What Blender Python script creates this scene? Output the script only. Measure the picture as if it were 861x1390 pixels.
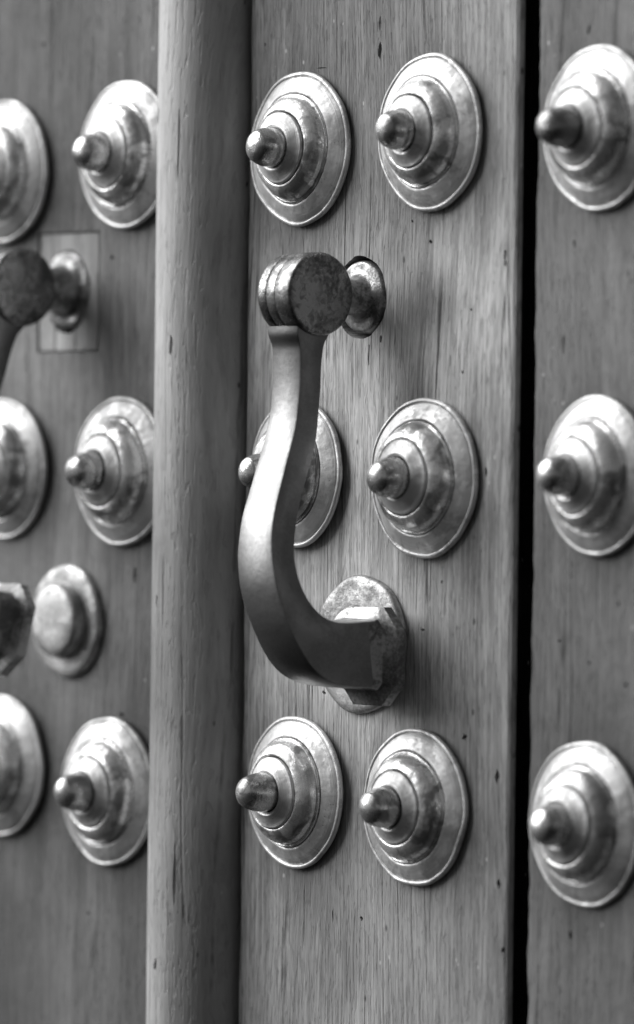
import bpy, bmesh, math, random
from mathutils import Vector, Matrix, noise
R = math.radians

for o in list(bpy.data.objects):
    bpy.data.objects.remove(o)
scene = bpy.context.scene
C = scene.collection

# ------------------------------------------------------------------ camera
# door plane is Y = 0, the viewer's side is -Y; units are metres
THETA, DIST, ROLL = R(51), 4.272, R(.75)
cam_d = bpy.data.cameras.new('camera')
cam = bpy.data.objects.new('camera', cam_d)
C.objects.link(cam)
cam.location = (math.sin(THETA) * DIST, -math.cos(THETA) * DIST, 0)
fw = -cam.location.normalized()
r0 = Vector((math.cos(THETA), math.sin(THETA), 0))
u0 = Vector((0, 0, 1))
rt = r0 * math.cos(ROLL) + u0 * math.sin(ROLL)
up = u0 * math.cos(ROLL) - r0 * math.sin(ROLL)
cam.rotation_euler = Matrix((rt, up, -fw)).transposed().to_euler()
cam_d.sensor_fit = 'HORIZONTAL'
cam_d.sensor_width = 24
cam_d.lens = 8950 / 861 * 24
cam_d.clip_end = 100
cam_d.dof.use_dof = True
cam_d.dof.focus_distance = DIST - .030
cam_d.dof.aperture_fstop = 3.4
scene.camera = cam

# ------------------------------------------------------------------ light
TO_SUN = Vector((-1.22, -.80, .98)).normalized()
world = bpy.data.worlds.new('World')
scene.world = world
world.use_nodes = True
wn, wl = world.node_tree.nodes, world.node_tree.links
wn.clear()
sky = wn.new('ShaderNodeTexSky')
sky.sky_type = 'NISHITA'
sky.sun_disc = False
sky.sun_elevation = math.asin(TO_SUN.z)
sky.sun_rotation = math.atan2(TO_SUN.x, TO_SUN.y)
bw = wn.new('ShaderNodeRGBToBW')            # black-and-white photograph
bg = wn.new('ShaderNodeBackground')
bg.inputs['Strength'].default_value = .05
wo = wn.new('ShaderNodeOutputWorld')
wl.new(sky.outputs[0], bw.inputs[0])
wl.new(bw.outputs[0], bg.inputs['Color'])
wl.new(bg.outputs[0], wo.inputs['Surface'])
sun_d = bpy.data.lights.new('sun', 'SUN')
sun_d.energy = 5.0
sun_d.angle = R(52)
sun = bpy.data.objects.new('sun', sun_d)
sun.rotation_euler = TO_SUN.to_track_quat('Z', 'Y').to_euler()
sun.location = TO_SUN * 5
C.objects.link(sun)

scene.view_settings.view_transform = 'Standard'
scene.view_settings.look = 'None'
scene.view_settings.gamma = 1
scene.view_settings.use_curve_mapping = False
scene.view_settings.exposure = .14
scene.render.engine = 'CYCLES'
scene.render.resolution_x, scene.render.resolution_y = 634, 1024


# ------------------------------------------------------------------ materials
class NT:
    def __init__(s, name):
        s.m = bpy.data.materials.new(name)
        s.m.use_nodes = True
        s.n, s.l = s.m.node_tree.nodes, s.m.node_tree.links
        s.b = s.n['Principled BSDF']

    def put(s, sock, v):
        if hasattr(v, 'is_output') or hasattr(v, 'links'):
            s.l.new(v, sock)
        elif isinstance(v, (tuple, list)):
            sock.default_value = v
        else:
            sock.default_value = v

    def coord(s, per_object=True):
        t = s.n.new('ShaderNodeTexCoord')
        if not per_object:
            return t.outputs['Object']
        oi = s.n.new('ShaderNodeObjectInfo')
        mul = s.math('MULTIPLY', oi.outputs['Random'], 37.0)
        return s.vmath('ADD', t.outputs['Object'], mul)

    def vmath(s, op, a, b):
        x = s.n.new('ShaderNodeVectorMath')
        x.operation = op
        s.put(x.inputs[0], a)
        s.put(x.inputs[1], b)
        return x.outputs['Value' if op in ('LENGTH', 'DISTANCE') else 'Vector']

    def math(s, op, a, b=0.0, clamp=False):
        x = s.n.new('ShaderNodeMath')
        x.operation = op
        x.use_clamp = clamp
        s.put(x.inputs[0], a)
        s.put(x.inputs[1], b)
        return x.outputs[0]

    def noise(s, vec, scale, detail=4, rough=.55, dist=0.0):
        v = s.vmath('MULTIPLY', vec, scale) if isinstance(scale, tuple) else vec
        x = s.n.new('ShaderNodeTexNoise')
        x.inputs['Scale'].default_value = 1 if isinstance(scale, tuple) else scale
        x.inputs['Detail'].default_value = detail
        x.inputs['Roughness'].default_value = rough
        x.inputs['Distortion'].default_value = dist
        s.l.new(v, x.inputs['Vector'])
        return x.outputs[0]

    def voro(s, vec, scale):
        v = s.vmath('MULTIPLY', vec, scale) if isinstance(scale, tuple) else vec
        x = s.n.new('ShaderNodeTexVoronoi')
        x.inputs['Scale'].default_value = 1 if isinstance(scale, tuple) else scale
        s.l.new(v, x.inputs['Vector'])
        return x.outputs['Distance'], x.outputs['Color']

    def rng(s, v, a, b, c=0.0, d=1.0, smooth=False):
        x = s.n.new('ShaderNodeMapRange')
        x.interpolation_type = 'SMOOTHSTEP' if smooth else 'LINEAR'
        s.put(x.inputs[0], v)
        for i, k in enumerate((a, b, c, d)):
            x.inputs[i + 1].default_value = k
        return x.outputs[0]

    def mixf(s, f, a, b):
        x = s.n.new('ShaderNodeMix')
        x.data_type = 'FLOAT'
        s.put(x.inputs[0], f)
        s.put(x.inputs[2], a)
        s.put(x.inputs[3], b)
        return x.outputs[0]

    def bump(s, h, strength, dist, normal=None):
        x = s.n.new('ShaderNodeBump')
        x.inputs['Strength'].default_value = strength
        x.inputs['Distance'].default_value = dist
        s.l.new(h, x.inputs['Height'])
        if normal is not None:
            s.l.new(normal, x.inputs['Normal'])
        return x.outputs[0]

    def out(s, col=None, rough=None, metal=None, normal=None):
        if col is not None:
            s.put(s.b.inputs['Base Color'], col)
        if rough is not None:
            s.put(s.b.inputs['Roughness'], rough)
        if metal is not None:
            s.put(s.b.inputs['Metallic'], metal)
        if normal is not None:
            s.l.new(normal, s.b.inputs['Normal'])
        return s.m


def wood(name, dark, light, fine=1.0, contrast=1.0, blotch=1.0, vignette_and_stains=()):
    t = NT(name)
    P = t.coord()
    W = t.noise(P, (4, 4, 2.2), 2)
    sep = t.n.new('ShaderNodeCombineXYZ')
    t.l.new(t.math('MULTIPLY', t.math('SUBTRACT', W, .5), .035), sep.inputs[0])
    Q = t.vmath('ADD', P, sep.outputs[0])
    fib = t.noise(Q, (560 * fine, 60, 17), 4, .72)
    streak = t.noise(Q, (70, 20, 3.2), 6, .66)
    blot = t.noise(P, (13, 13, 6), 5, .68)
    pore = t.noise(Q, (760 * fine, 120, 62), 2, .6)
    porem = t.rng(pore, .55, .64, 0, 1, True)
    fv = t.rng(fib, .32, .68, 0, 1)
    v = t.math('ADD', t.math('MULTIPLY', fv, .52 * contrast), t.math('MULTIPLY', t.rng(streak, .28, .72), .30))
    v = t.math('ADD', v, t.math('MULTIPLY', t.rng(blot, .25, .75), .42 * blotch))
    v = t.math('ADD', v, -.07 + .21 * (1 - blotch) - .23 * (contrast - 1))
    v = t.mixf(t.math('MULTIPLY', porem, .34 * contrast), v, 0.0)
    ck = t.noise(Q, (42, 10, 1.0), 3, .5)
    ckm = t.math('MULTIPLY', t.rng(t.math('ABSOLUTE', t.math('SUBTRACT', ck, .5)), .002, .012, 1, 0), t.rng(blot, .46, .56, 0, 1, True))
    v = t.mixf(t.math('MULTIPLY', ckm, .75), v, -.12)
    # scuffs: pale specks and dark pits with their own shapes
    d1, c1 = t.voro(P, (90, 90, 55))
    sp = t.math('MULTIPLY', t.rng(d1, .05, .10, 1, 0), t.math('GREATER_THAN', t.noise(P, 31.0, 0), .62))
    d2, c2 = t.voro(t.vmath('ADD', P, (5.2, 1, 3)), (70, 70, 38))
    pit = t.math('MULTIPLY', t.rng(d2, .05, .11, 1, 0), t.math('GREATER_THAN', t.noise(P, 23.0, 0), .60))
    col = t.mixf(v, dark, light)
    stain = t.noise(P, (7, 7, 3.0), 6, .62, .4)
    col = t.math('MULTIPLY', col, t.rng(stain, .36, .60, 1 - .42 * blotch, 1.12))
    if vignette_and_stains:                                     # pale middles paint vignetting into the colour; dark spots: boss grime, knocker bruise
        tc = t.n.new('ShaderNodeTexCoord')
        for (x, z, rx, rz, amt) in vignette_and_stains:
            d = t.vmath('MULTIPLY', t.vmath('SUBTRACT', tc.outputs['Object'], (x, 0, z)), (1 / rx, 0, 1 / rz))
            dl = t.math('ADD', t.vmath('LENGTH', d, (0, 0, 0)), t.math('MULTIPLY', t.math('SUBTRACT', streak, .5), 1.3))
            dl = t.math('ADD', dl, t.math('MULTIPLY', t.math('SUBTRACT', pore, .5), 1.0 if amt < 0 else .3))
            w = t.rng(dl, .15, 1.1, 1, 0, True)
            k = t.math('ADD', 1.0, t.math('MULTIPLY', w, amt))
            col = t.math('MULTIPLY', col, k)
    col = t.mixf(t.math('MULTIPLY', sp, .7), col, .55)
    col = t.mixf(t.math('MULTIPLY', pit, .85), col, .02)
    h = t.math('SUBTRACT', fib, t.math('MULTIPLY', porem, .5))
    h = t.math('SUBTRACT', h, t.math('MULTIPLY', ckm, .8))
    n = t.bump(h, .8, .0009)
    n = t.bump(t.noise(P, (30, 30, 7), 1), .5, .002, n)
    ro = t.rng(v, 0, 1, .62, .45)
    t.b.inputs['Specular IOR Level'].default_value = .45
    return t.out(col, ro, 0.0, n)


def brass(name, base, tarn, r_lo, r_hi, tarn_amt=.5, metal=.5):
    t = NT(name)
    O = t.coord(False)
    P = t.coord()
    rad = t.vmath('LENGTH', t.vmath('MULTIPLY', O, (1, 0, 1)), (0, 0, 0))
    big = t.noise(P, 38.0, 5, .62, .6)
    sm = t.noise(P, 210.0, 5, .65)
    scr = t.noise(P, (900, 900, 70), 3, .7, .3)
    ring = t.n.new('ShaderNodeTexNoise')
    ring.noise_dimensions = '1D'
    ring.inputs['Scale'].default_value = 1600
    ring.inputs['Detail'].default_value = 3
    t.l.new(t.math('ADD', rad, t.math('MULTIPLY', big, .0012)), ring.inputs['W'])
    mask = t.rng(t.math('ADD', big, t.math('MULTIPLY', t.math('SUBTRACT', sm, .5), .35)), .49, .59, 0, 1, True)
    mask = t.math('MULTIPLY', mask, tarn_amt)
    mask = t.math('ADD', mask, t.math('MULTIPLY', t.rng(scr, .6, .7, 0, 1, True), .22), True)
    d, c = t.voro(P, 420.0)
    pit = t.math('MULTIPLY', t.rng(d, .10, .22, 1, 0), t.math('GREATER_THAN', t.noise(P, 120.0, 1), .6))
    col = t.mixf(mask, base, tarn)
    col = t.mixf(t.math('MULTIPLY', pit, .6), col, .06)
    col = t.math('MULTIPLY', col, t.rng(ring.outputs[0], .3, .7, .90, 1.06))
    ro = t.mixf(t.rng(sm, .35, .7), r_lo, r_hi)
    ro = t.math('ADD', ro, t.math('MULTIPLY', mask, .10))
    n = t.bump(ring.outputs[0], .22, .0005)
    n = t.bump(t.math('SUBTRACT', sm, pit), .22, .0012, n)
    n = t.bump(t.noise(P, 70.0, 2), .35, .003, n)
    return t.out(col, ro, metal, n)


def iron(name, base, tarn, r_lo, r_hi, pits=.6, mottle=.6, metal=.7, lump=.3):
    t = NT(name)
    P = t.coord()
    big = t.noise(P, 45.0, 5, .65, .4)
    sm = t.noise(P, 420.0, 6, .7)
    scr = t.noise(P, (160, 160, 1100), 3, .7, .5)
    mask = t.math('MULTIPLY', t.rng(t.math('ADD', t.math('MULTIPLY', big, .6), t.math('MULTIPLY', sm, .4)), .44, .58, 0, 1, True), mottle)
    d, c = t.voro(P, 650.0)
    pit = t.math('MULTIPLY', t.rng(d, .12, .3, 1, 0), t.rng(big, .45, .6))
    col = t.mixf(mask, base, tarn)
    col = t.mixf(t.math('MULTIPLY', t.rng(scr, .62, .72, 0, 1, True), .3), col, base * 1.25)
    col = t.mixf(t.math('MULTIPLY', pit, pits), col, .05)
    ro = t.mixf(mask, r_lo, r_hi)
    n = t.bump(t.math('SUBTRACT', sm, t.math('MULTIPLY', pit, pits)), .35 if lump > .2 else .14, .0009)
    n = t.bump(t.noise(P, 60.0, 2), lump, .003, n)
    return t.out(col, ro, metal, n)


M = {
    'plank': wood('weathered_plank', .04, .44, vignette_and_stains=((-0.0175, 0.2311, .076, .078, -.72), (-0.0177, 0.0197, .076, .078, -.72), (-0.0141, -0.1871, .076, .078, -.72), (0.1136, 0.2368, .076, .078, -.72), (0.1122, 0.0174, .076, .078, -.72), (0.1077, -0.1917, .076, .078, -.72), (.066, .0, .22, .27, 1.1), (.115, .135, .034, .03, -.62))),
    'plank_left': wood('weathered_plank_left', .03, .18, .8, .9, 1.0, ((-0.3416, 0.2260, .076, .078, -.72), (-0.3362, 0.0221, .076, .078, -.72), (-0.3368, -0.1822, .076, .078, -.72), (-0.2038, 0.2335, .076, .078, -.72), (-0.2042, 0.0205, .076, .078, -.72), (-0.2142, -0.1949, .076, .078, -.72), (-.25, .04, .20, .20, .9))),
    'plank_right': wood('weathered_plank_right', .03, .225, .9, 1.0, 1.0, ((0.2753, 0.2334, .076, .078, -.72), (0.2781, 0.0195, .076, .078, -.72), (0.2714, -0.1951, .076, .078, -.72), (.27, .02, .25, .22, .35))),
    'moulding': wood('rubbed_moulding', .20, .58, .6, .6, .7),
    'backing': wood('dark_backing', .01, .03),
    'patch': wood('patch_wood', .13, .46, .8, .8, .6),
    'brass': brass('worn_brass', .64, .28, .38, .58, .6, .48),
    'brass_dome': brass('polished_brass', .78, .16, .18, .36, .8, .6),
    'brass_knob': brass('handled_brass', .56, .14, .18, .36, .75, .75),
    'arm': iron('rubbed_iron', .215, .15, .36, .45, .25, .6, .90, .13),
    'foot': iron('struck_foot', .33, .11, .32, .5, .8, .9, .8),
    'barrel': iron('pitted_barrel', .30, .06, .24, .40, .6, .9, .85),
    'post': iron('pitted_post', .36, .10, .30, .5, .9, .9),
    'plate': iron('pitted_plate', .48, .20, .36, .55, .9, .9),
}


# ------------------------------------------------------------------ mesh helpers
def mesh_obj(name, bm, mat, parent=None, smooth=40):
    me = bpy.data.meshes.new(name)
    bmesh.ops.recalc_face_normals(bm, faces=bm.faces[:])
    bm.to_mesh(me)
    bm.free()
    if smooth:
        for p in me.polygons:
            p.use_smooth = True
        if smooth < 180:
            me.set_sharp_from_angle(angle=R(smooth))
    me.materials.append(mat)
    o = bpy.data.objects.new(name, me)
    C.objects.link(o)
    if parent:
        o.parent = parent
    return o


def thing(name, label, cat, loc=(0, 0, 0), group=None):
    o = bpy.data.objects.new(name, None)
    o.empty_display_size = .02
    C.objects.link(o)
    o.location = loc
    o['label'] = label
    o['category'] = cat
    if group:
        o['group'] = group
    return o


def dense(prof, n):
    """Catmull-Rom resample of a list of tuples"""
    out = []
    k = len(prof)
    for i in range(k - 1):
        p0, p1, p2, p3 = (Vector(prof[max(0, i - 1)]), Vector(prof[i]), Vector(prof[i + 1]), Vector(prof[min(k - 1, i + 2)]))
        for j in range(n):
            t = j / n
            out.append(.5 * ((2 * p1) + (p2 - p0) * t + (2 * p0 - 5 * p1 + 4 * p2 - p3) * t * t + (3 * p1 - p0 - 3 * p2 + p3) * t ** 3))
    out.append(Vector(prof[-1]))
    return out


def lathe(prof, seg=72, jit=None, closed_top=True):
    """profile of (radius, height); axis is -Y (out of the door)"""
    bm = bmesh.new()
    rings = []
    for (r, h) in prof:
        if r < 1e-5:
            rings.append([bm.verts.new((0, -h, 0))])
            continue
        ring = []
        for s in range(seg):
            a = 2 * math.pi * s / seg
            v = Vector((math.cos(a) * r, -h, math.sin(a) * r))
            if jit:
                v = jit(v, r)
            ring.append(bm.verts.new(v))
        rings.append(ring)
    for a, b in zip(rings, rings[1:]):
        if len(b) == 1:
            for s in range(seg):
                bm.faces.new((a[s], a[(s + 1) % seg], b[0]))
        elif len(a) == 1:
            for s in range(seg):
                bm.faces.new((b[(s + 1) % seg], b[s], a[0]))
        else:
            for s in range(seg):
                bm.faces.new((a[s], a[(s + 1) % seg], b[(s + 1) % seg], b[s]))
    return bm


def loft(sections, cap=True):
    bm = bmesh.new()
    rows = [[bm.verts.new(p) for p in s] for s in sections]
    n = len(rows[0])
    for a, b in zip(rows, rows[1:]):
        for i in range(n):
            bm.faces.new((a[i], a[(i + 1) % n], b[(i + 1) % n], b[i]))
    if cap:
        bm.faces.new(rows[0])
        bm.faces.new(rows[-1][::-1])
    return bm


def plank_bm(x0, x1, depth, z0, z1, bev=.0025, wob=.0008, seed=0, step=.008, y=0.0, rebate=0.0):
    """a board with worn, slightly wavering arrises"""
    secs = []
    n = int((z1 - z0) / step)
    for i in range(n + 1):
        z = z0 + (z1 - z0) * i / n

        def w(k, s=1.0):
            q = noise.noise((seed * 7.3 + k * 3.1, z * 9, .3)) + .7 * noise.noise((seed * 3.3 + k, z * 38, 7)) + .5 * noise.noise((seed + k * 5, z * 120, 2))
            return q * wob * s
        bl, br = bev * (1 + .5 * noise.noise((seed, z * 20, 4))), bev * (1 + .5 * noise.noise((seed + 9, z * 20, 4)))
        a, b = x0 + w(1), x1 + w(2)
        tail = [(x1 + w(2, .5), y + depth, z)]
        if rebate:                     # thin lip over a hollow joint
            tail = [(x1 + w(2, .5), y + bev + .0015, z), (x1 - rebate, y + bev + .003, z), (x1 - rebate, y + depth, z)]
        secs.append([Vector(p) for p in [
            (x0 + w(1, .5), y + depth, z), (a, y + bl, z), (a + bl * .35, y + bl * .35, z), (a + bl, y, z),
            (b - br, y, z), (b - br * .35, y + br * .35, z), (b, y + br, z)] + tail])
    return loft(secs)


def cut(o, bm_cut, own=False):
    """carve a hole out of a board (exact boolean, applied)"""
    me = bpy.data.meshes.new('cutter')
    bmesh.ops.recalc_face_normals(bm_cut, faces=bm_cut.faces[:])
    bm_cut.to_mesh(me)
    bm_cut.free()
    c = bpy.data.objects.new('cutter', me)
    C.objects.link(c)
    md = o.modifiers.new('cut', 'BOOLEAN')
    md.operation = 'DIFFERENCE'
    md.solver = 'EXACT'
    md.object = c
    md.use_self = own
    bpy.context.view_layer.update()
    dg = bpy.context.evaluated_depsgraph_get()
    new = bpy.data.meshes.new_from_object(o.evaluated_get(dg))
    o.modifiers.clear()
    o.data = new
    bpy.data.objects.remove(c)


def ragged_disc(x, z, rx, rz, y0, y1, seed, amp=.04, seg=48):
    secs = []
    for y in (y0, y1):
        s = []
        for i in range(seg):
            a = 2 * math.pi * i / seg
            k = 1 + amp * noise.noise((math.cos(a) * 2 + seed, math.sin(a) * 2, 0)) + amp * .5 * noise.noise((math.cos(a) * 7 + seed, math.sin(a) * 7, 3))
            s.append(Vector((x + math.cos(a) * rx * k, y, z + math.sin(a) * rz * k)))
        secs.append(s)
    return loft(secs)


def box_bm(x0, x1, y0, y1, z0, z1):
    return loft([[Vector((x0, y0, z)), Vector((x1, y0, z)), Vector((x1, y1, z)), Vector((x0, y1, z))] for z in (z0, z1)])


ZB, ZT = -.75, .75


def dents(marks, seed, depth=.004):
    """nail holes, checks and nicks: (x, z, half width, half height), cut into a board"""
    bm = bmesh.new()
    for i, (x, z, rx, rz) in enumerate(marks):
        secs = []
        for y, k in ((-.003, 1.5), (0.0002, 1.0), (depth, .5)):
            s = []
            for j in range(10):
                a = 2 * math.pi * j / 10
                q = k * (1 + .5 * noise.noise((math.cos(a) * 1.5 + i * 3.7 + seed, math.sin(a) * 1.5, 0)))
                s.append(Vector((x + math.cos(a) * rx * q + .35 * rx * math.sin(3 * a + i), y, z + math.sin(a) * rz * q)))
            secs.append(s)
        rows = [[bm.verts.new(p) for p in s] for s in secs]
        for a, b in zip(rows, rows[1:]):
            for j in range(10):
                bm.faces.new((a[j], a[(j + 1) % 10], b[(j + 1) % 10], b[j]))
        bm.faces.new(rows[0])
        bm.faces.new(rows[-1][::-1])
    return bm


MARKS_MIDDLE = [(0.058, 0.2966, 0.0015, 0.0062), (0.0575, 0.3142, 0.0007, 0.0057), (-0.0011, 0.2879, 0.0045, 0.0004), (0.1112, 0.1726, 0.0013, 0.0014), (0.184, 0.1598, 0.0016, 0.0047), (0.144, 0.0895, 0.0013, 0.001), (0.1508, -0.1408, 0.0022, 0.0019), (0.1827, -0.1642, 0.0018, 0.0043), (0.1855, -0.2314, 0.0015, 0.0033), (0.0509, -0.2606, 0.0015, 0.0014), (-0.0079, -0.2582, 0.0005, 0.0199), (-0.006, -0.215, 0.0009, 0.0028), (0.0508, 0.103, 0.0007, 0.0066), (0.0625, 0.1114, 0.0012, 0.0028), (0.1082, -0.074, 0.0015, 0.0011), (0.0096, -0.1167, 0.0016, 0.0014), (0.1518, 0.1289, 0.0009, 0.0009), (0.0927, 0.1861, 0.0009, 0.0008), (0.1265, -0.0433, 0.0009, 0.001), (0.1906, -0.2726, 0.0015, 0.0019), (-0.034, -0.2188, 0.0011, 0.001), (0.1682, 0.0268, 0.001, 0.0033), (0.0217, -0.2604, 0.0006, 0.0043), (-0.0604, 0.306, 0.0007, 0.0009), (0.0171, 0.3314, 0.0052, 0.0004)]
MARKS_RIGHT = [(0.2685, -0.0909, 0.0012, 0.0011), (0.2406, -0.0779, 0.0015, 0.0009), (0.3028, -0.1035, 0.0016, 0.0014), (0.2496, 0.1684, 0.0011, 0.0028), (0.2405, 0.1047, 0.0007, 0.0057), (0.2546, -0.2597, 0.0016, 0.0024), (0.2951, -0.054, 0.0009, 0.0014), (0.2607, 0.3, 0.0009, 0.0033)]
MARKS_LEFT = [(-0.2234, 0.17, 0.002, 0.0013), (-0.1934, -0.0436, 0.0011, 0.007), (-0.3031, 0.3173, 0.0012, 0.0015), (-0.2061, -0.1379, 0.0024, 0.0015), (-0.2401, -0.2735, 0.0012, 0.001), (-0.3192, -0.1062, 0.0008, 0.0025)]

# ------------------------------------------------------------------ left door leaf
leaf = thing('door_leaf', 'weathered grey wooden door leaf on the left with a half-round moulding on its edge', 'door', (0, 0, 0), 'door leaves')
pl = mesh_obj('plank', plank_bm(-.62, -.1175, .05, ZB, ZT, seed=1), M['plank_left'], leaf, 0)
# pocket for the let-in repair patch
cut(pl, box_bm(-.3072, -.2370, -.02, .012, .1066, .1882))
cut(pl, dents(MARKS_LEFT, 1))
mo = []
RM = .0350
mz = 150
for i in range(mz + 1):
    z = ZB + (ZT - ZB) * i / mz
    s = []
    k = RM * (1 + .006 * noise.noise((3, z * 6, 1)))
    for j in range(33):
        a = math.pi * j / 32
        rr = k * (1 + .010 * noise.noise((math.cos(a) * 2, math.sin(a) * 2, z * 4)))
        s.append(Vector((-.1170 - math.cos(a) * rr, -.0002 - math.sin(a) * rr, z)))
    s += [Vector((-.1170 + k, .045, z)), Vector((-.1170, .045, z))]
    s[-1].x = -.1168
    mo.append(s)
md_o = mesh_obj('moulding', loft(mo), M['moulding'], leaf, 50)
for i, (ang, z, rx, rz) in enumerate(((-34, -.176, .0022, .022), (8, .108, .0014, .007), (-12, -.06, .0011, .004), (22, -.24, .0009, .018), (-28, .26, .0016, .006), (15, .24, .0008, .022), (-5, -.30, .0014, .004))):
    nk = dents([(0, z, rx, rz)], 20 + i, .0016)      # nicks and checks in the round
    for v in nk.verts:
        v.co.y -= RM - .0004
    bmesh.ops.rotate(nk, cent=(0, 0, 0), matrix=Matrix.Rotation(R(ang), 3, 'Z'), verts=nk.verts[:])
    bmesh.ops.translate(nk, vec=(-.1170, 0, 0), verts=nk.verts[:])
    cut(md_o, nk)
pa = mesh_obj('repair_patch', plank_bm(-.3062, -.2396, .011, .1078, .1870, .0011, .0010, 5, .004, .0009), M['patch'], leaf, 30)
cut(pa, box_bm(-.2876, -.2630, -.02, .02, .10, .1232))
cut(pa, ragged_disc(-.2745, .1475, .0235, .0285, -.02, .02, 4))
sp_ = mesh_obj('patch_piece', plank_bm(-.2869, -.2637, .010, .1078, .1226, .0006, .0003, 8, .004, .0008), M['patch'], leaf, 30)
cut(sp_, ragged_disc(-.2745, .1475, .0235, .0285, -.02, .02, 4))

# ------------------------------------------------------------------ right door leaf
leaf2 = thing('door_leaf', 'weathered grey wooden door leaf of two planks with a black gap between them', 'door', (0, 0, 0), 'door leaves')
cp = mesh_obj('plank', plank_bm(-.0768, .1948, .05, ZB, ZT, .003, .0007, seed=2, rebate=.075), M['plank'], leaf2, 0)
cut(cp, ragged_disc(.0420, .1385, .0258, .0268, -.02, .035, 2, .05))
cut(cp, dents(MARKS_MIDDLE, 2), True)
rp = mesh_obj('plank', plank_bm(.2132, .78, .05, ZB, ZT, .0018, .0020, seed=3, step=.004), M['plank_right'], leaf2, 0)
cut(rp, dents(MARKS_RIGHT, 3))
mesh_obj('rail', box_bm(-.0815, .78, .0503, .075, ZB, ZT), M['backing'], leaf2, 0)


# ------------------------------------------------------------------ brass bosses
def boss(x, z, label, seed, scale=1.0):
    rnd = random.Random(seed)
    b = thing('door_boss', label, 'boss', (x + .0025, -.0022, z), 'turned brass bosses on the door')
    b.rotation_euler = (R(rnd.uniform(-1.6, 1.6)), rnd.uniform(0, 6.28), R(rnd.uniform(-1.6, 1.6)))
    sc = scale

    def jit(v, r):
        d = noise.noise((v.x * 38 + seed * 3, v.z * 38, v.y * 38)) * .0011
        d += noise.noise((v.x * 110, v.z * 110 + seed, v.y * 110)) * .00022
        e = noise.noise((v.x * 25 + seed, 3, v.z * 25)) * .0010
        q = Vector((v.x, 0, v.z))
        if q.length > 1e-6:
            q.normalize()
        return v + q * d * min(1, r / .03) + Vector((0, -e, 0)) * 1
    k = rnd.uniform(.95, 1.06)
    fl = [(.0430, -.0022), (.0465, -.0019), (.0490, -.0008), (.0502, .0006), (.0503, .0018), (.0497, .0028), (.0486, .0033), (.0478, .0030), (.0473, .0024), (.0468, .0031), (.0440, .0050), (.0405, .0068), (.0380, .0080), (.0368, .0083), (.0360, .0078), (.0354, .0062)]
    dm = [(.0350, .0060), (.0356, .0076), (.0355, .0090), (.0348, .0097), (.0341, .0095), (.0339, .0102), (.0330, .0130), (.0312, .0158), (.0284, .0183), (.0258, .0196), (.0245, .0197), (.0238, .0190), (.0233, .0178)]
    co = [(.0226, .0170), (.0233, .0190), (.0233, .0203), (.0227, .0211), (.0216, .0214), (.0197, .0223), (.0174, .0238), (.0158, .0250), (.0148, .0254), (.0138, .0250), (.0126, .0238)]
    kn = [(.0124, .0236), (.0127, .0254), (.0130, .0270), (.0129, .0290), (.0126, .0318), (.0119, .0350), (.0108, .0384), (.0094, .0412), (.0067, .0434), (.0035, .0447), (0, .0451)]
    kb = rnd.uniform(0, 1)                    # some tips are rounder than others
    kn = [(a * (1 - .07 * kb * math.sin(min(1, max(0, (h - .0256) / .006)) * math.pi)), h - (.0022 * kb * max(0, (h - .03) / .0156))) for a, h in kn]
    for nm, pr, mt, n in (('flange', fl, 'brass', 3), ('dome', dm, 'brass_dome', 4), ('collar', co, 'brass', 3), ('knob', kn, 'brass_knob', 3)):
        pts = [(max(0, p.x) * sc, p.y * sc * (k if nm != 'flange' else 1)) for p in dense(pr, n)]
        if nm == 'knob':
            pts[-1] = (0, pts[-1][1])
        part = mesh_obj(nm, lathe(pts, 80, jit), M[mt], b, 60)
        if nm in ('collar', 'knob'):           # never quite centred
            part.location = (rnd.uniform(-.0005, .0005), 0, rnd.uniform(-.0005, .0005))
    return b


BOSSES = [
    (-.3446, .2310, 'brass boss cut by the left photo edge, level with the topmost row', .985),
    (-.3392, .0271, 'brass boss cut by the left photo edge, middle row between two knocker parts', .96),
    (-.3398, -.1772, 'brass boss cut by the left photo edge, in the lowest row', .97),
    (-.2068, .2385, 'topmost brass boss tucked against the left side of the round moulding', 1),
    (-.2072, .0255, 'middle brass boss tucked against the left side of the round moulding', 1),
    (-.2172, -.1899, 'lowest brass boss tucked against the left side of the round moulding', 1),
    (-.0205, .2361, 'brass boss up to the left above the large knocker hinge, right of the moulding', 1),
    (-.0207, .0247, 'brass boss half hidden behind the curved arm of the large knocker', .965),
    (-.0171, -.1821, 'brass boss below the large knocker, right beside the round moulding', .99),
    (.1106, .2418, 'topmost brass boss on the middle plank next to the black gap', 1),
    (.1092, .0224, 'brass boss right of the curved knocker arm, left of the black gap', 1.02),
    (.1047, -.1867, 'lowest brass boss on the middle plank next to the black gap', 1),
    (.2723, .2384, 'topmost brass boss on the plank right of the black gap', 1.02),
    (.2751, .0245, 'middle brass boss on the plank right of the black gap', .99),
    (.2684, -.1901, 'lowest brass boss on the plank right of the black gap', 1.02),
]
for i, (x, z, lb, s) in enumerate(BOSSES):
    boss(x, z, lb, i + 1, s)


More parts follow.
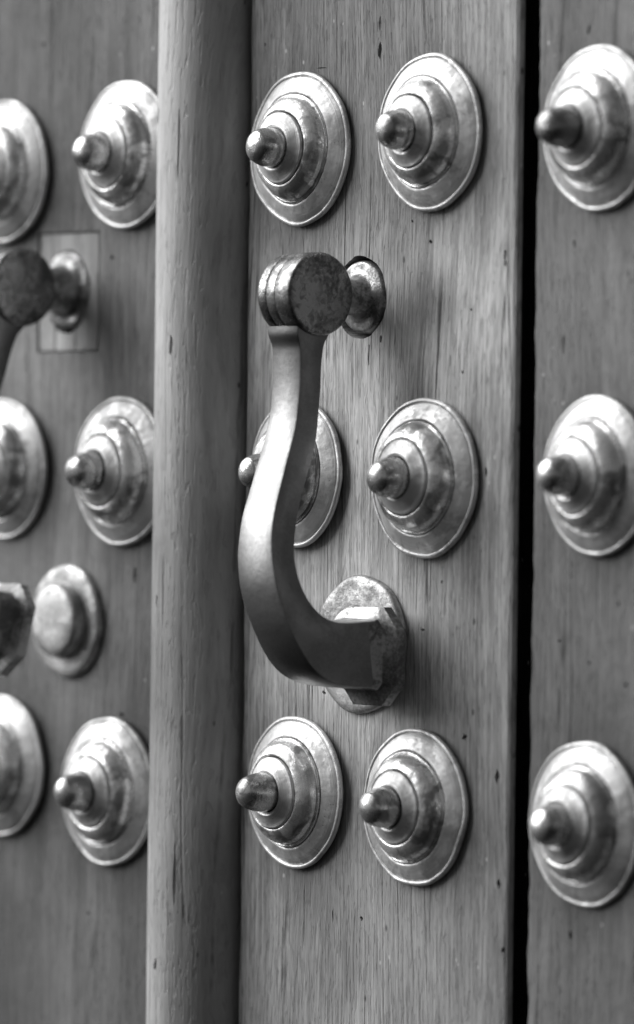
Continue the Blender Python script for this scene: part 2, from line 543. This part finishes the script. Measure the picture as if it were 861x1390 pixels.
# ------------------------------------------------------------------ knockers
# stations down the arm: sideways drift, half width, then (stand-off, height) of the front and the back edge
ARM = [
    (0, .0158, .0652, -.0205, .0376, -.0195),
    (0, .0156, .0648, -.0262, .0384, -.0250),
    (0, .0147, .0624, -.0330, .0418, -.0320),
    (.0003, .0145, .0617, -.0424, .0437, -.0420),
    (.001, .0145, .0630, -.0696, .0451, -.0636),
    (.002, .0145, .0677, -.0898, .0485, -.0904),
    (.0035, .015, .0756, -.1096, .0540, -.1074),
    (.007, .0158, .0875, -.1363, .0673, -.1318),
    (.010, .017, .0935, -.1572, .0744, -.1585),
    (.013, .018, .0952, -.1739, .0759, -.1738),
    (.016, .019, .0946, -.1891, .0738, -.1872),
    (.020, .0195, .0902, -.2071, .0695, -.1978),
    (.023, .020, .0857, -.2191, .0626, -.2052),
    (.026, .020, .0765, -.2362, .0560, -.2079),
    (.028, .020, .0612, -.2465, .0486, -.2088),
    (.030, .020, .0435, -.2498, .0382, -.2081),
    (.0312, .0203, .0290, -.2500, .0270, -.2072),
]
P0 = .0487          # stand-off of the hinge axis from the door


def knocker(x, z, label, swing=0.0, post_r=.0112, seed=0, plug=1.0):
    t = thing('door_knocker', label, 'knocker', (x, 0, z), 'iron door knockers')
    hinge = Vector((0, -P0, 0))

    def swung(o):                      # meshes are built round the hinge axis
        o.location = hinge
        o.rotation_euler = (swing, 0, 0)
        return o

    # barrel: stubby drum lying across the door, two turned grooves, dished caps
    L, RB = .0186, .0266
    prof = [(0, L + .0010), (.012, L + .0012), (.0225, L + .0010), (.0252, L + .0006), (.0262, L - .0004), (RB, L - .0016), (RB + .0002, .0052), (.0264, .0044), (.0256, .0041), (.0255, .0037),
            (.0262, .0034), (RB - .0003, .0028), (RB - .0003, -.0042), (.0259, -.0048), (.0252, -.0050), (.0252, -.0055), (.0260, -.0058), (RB - .0004, -.0064), (.0263, -.0120),
            (.0255, -.0143), (.0238, -.0152), (.012, -.0154), (0, -.0154)]
    bm = lathe(prof[::-1], 80, lambda v, r: v + Vector((v.x, 0, v.z)) * .010 * noise.noise((v.x * 60, v.y * 60, v.z * 60 + seed)))
    bmesh.ops.rotate(bm, cent=(0, 0, 0), matrix=Matrix.Rotation(R(90), 3, 'Z'), verts=bm.verts[:])   # axis -Y -> +X
    swung(mesh_obj('hinge_barrel', bm, M['barrel'], t, 50))

    # arm: bevelled bar
    secs = []
    st = dense(ARM, 6)
    for _ in range(14):                # fair the curve, shoulder under the hinge kept
        st = [st[i] if i < 14 or i == len(st) - 1 else (st[i - 1] + st[i] * 2 + st[i + 1]) / 4 for i in range(len(st))]
    for q in st:
        d, hw, pf, zf, pb, zb = q
        f = Vector((0, -(pf - P0), zf))
        b = Vector((0, -(pb - P0), zb))
        ax = (f - b)
        ln = ax.length
        ax.normalize()
        e = .0013
        e2 = .0016
        X = lambda k: Vector((d + k, 0, 0))
        bow = ax * .0006
        s = [f - ax * e2 + X(-hw), f - ax * e2 * .3 + X(-hw + e * .3), f + X(-hw + e), f + bow + X(0), f + X(hw - e), f - ax * e2 * .3 + X(hw - e * .3), f - ax * e2 + X(hw),
             b + ax * e + X(hw), b + ax * e * .3 + X(hw - e * .3), b + X(hw - e), b + X(-hw + e), b + ax * e * .3 + X(-hw + e * .3), b + ax * e + X(-hw)]
        k = len(secs)
        s = [v + Vector((noise.noise((v.x * 50, v.y * 50, v.z * 50)), noise.noise((v.x * 50, v.y * 50, v.z * 50 + 9)), 0)) * .0004 for v in s]
        secs.append(s)
    swung(mesh_obj('arm', loft(secs), M['arm'], t, 32))

    # flared foot that strikes the plate
    def foot_sec(cx, hx, cz, hz, p, ch):
        pts = [(-hx, -hz + ch), (-hx + ch, -hz), (hx - ch, -hz), (hx, -hz + ch), (hx, hz - ch), (hx - ch, hz), (-hx + ch, hz), (-hx, hz - ch)]
        return [Vector((cx + a, -(p - P0), cz + c)) for a, c in pts]
    fz = -.2300
    fs = []
    for (cx, hx, cz, hz, p, ch) in ((.0308, .0190, -.2286, .0200, .0360, .002), (.0312, .0202, -.2286, .0213, .0295, .002), (.0316, .0206, -.2287, .0217, .0262, .003),
                                    (.0323, .0214, -.2290, .0227, .0236, .005), (.0338, .0240, -.2296, .0260, .0216, .0090), (.0352, .0272, -.2300, .0298, .0204, .0125),
                                    (.0356, .0284, -.2301, .0314, .0198, .0140), (.0356, .0286, -.2301, .0316, .0132, .0140), (.0356, .0276, -.2301, .0306, .0120, .0136)):
        fs.append(foot_sec(cx, hx, cz, hz, p, ch))
    bm = loft(fs)
    for v in bm.verts:
        v.co += noise.noise_vector(v.co * 70) * .0006
    swung(mesh_obj('foot', bm, M['foot'], t, 32))

    # post from the barrel into the door, flaring to a plug
    pr = [(post_r, .034), (post_r * .95, .026), (post_r * .96, .018), (post_r * 1.04, .011), (post_r * 1.12, .0055), (post_r * 1.3, .003)]
    bm = lathe(dense(pr, 4)[::-1], 48, lambda v, r: v * (1 + .05 * noise.noise((v.x * 70, v.y * 70 + seed, v.z * 70))))
    post = mesh_obj('hinge_post', bm, M['post'], t, 60)
    pg = [(.0232, -.012), (.0236, -.003), (.0233, -.0006), (.0222, .0008), (.0195, .0014), (.0165, .0020), (.0138, .0034), (.0118, .0062), (.0100, .0110)]
    pg = [(a * plug, h) for a, h in pg]
    bm = lathe(dense(pg, 4), 56, lambda v, r: v + Vector((v.x, 0, v.z)) * .035 * noise.noise((v.x * 50, seed, v.z * 50)) + Vector((0, .0012 * noise.noise((v.x * 90, 3, v.z * 90 + seed)), 0)))
    mesh_obj('plug', bm, M['post'], post, 60)
    return t


knocker(.0427, .1387, 'large curved iron knocker in the middle, its foot resting on the strike plate', 0.0, .0112, 1)
knocker(-.2750, .1490, 'iron knocker cut by the left photo edge, swung away from its strike plate', R(-15.0), .0145, 2, 1.12)


def strike(x, z, label, r, rb, hb, seed):
    t = thing('strike_plate', label, 'strike plate', (x, -.0004, z), 'iron strike plates')
    jit = lambda v, q: v + Vector((v.x, 0, v.z)) * .022 * noise.noise((v.x * 45 + seed, 1, v.z * 45)) + Vector((0, .0007 * noise.noise((v.x * 60, seed, v.z * 60)), 0))
    pr = [(r, 0), (r, .0026), (r - .0012, .0042), (r - .0035, .0050), (r * .8, .0054), (r * .62, .0056), (rb * .9, .0058)]
    mesh_obj('plate', lathe(dense(pr, 3), 72, jit), M['plate'], t, 50)
    pr = [(rb, .0045), (rb * 1.02, .0075), (rb, hb - .0045), (rb * .95, hb - .0020), (rb * .84, hb - .0007), (rb * .55, hb), (0, hb + .0001)]
    mesh_obj('button', lathe(dense(pr, 3)[:-1] + [Vector((0, hb))], 56, jit), M['plate'], t, 50)


strike(.0495, -.0846, 'round iron strike plate under the foot of the large curved knocker', .0445, .0250, .0118, 3)
strike(-.2652, -.0762, 'bare round iron strike plate with a raised button on the left door leaf', .0385, .0252, .0160, 6)
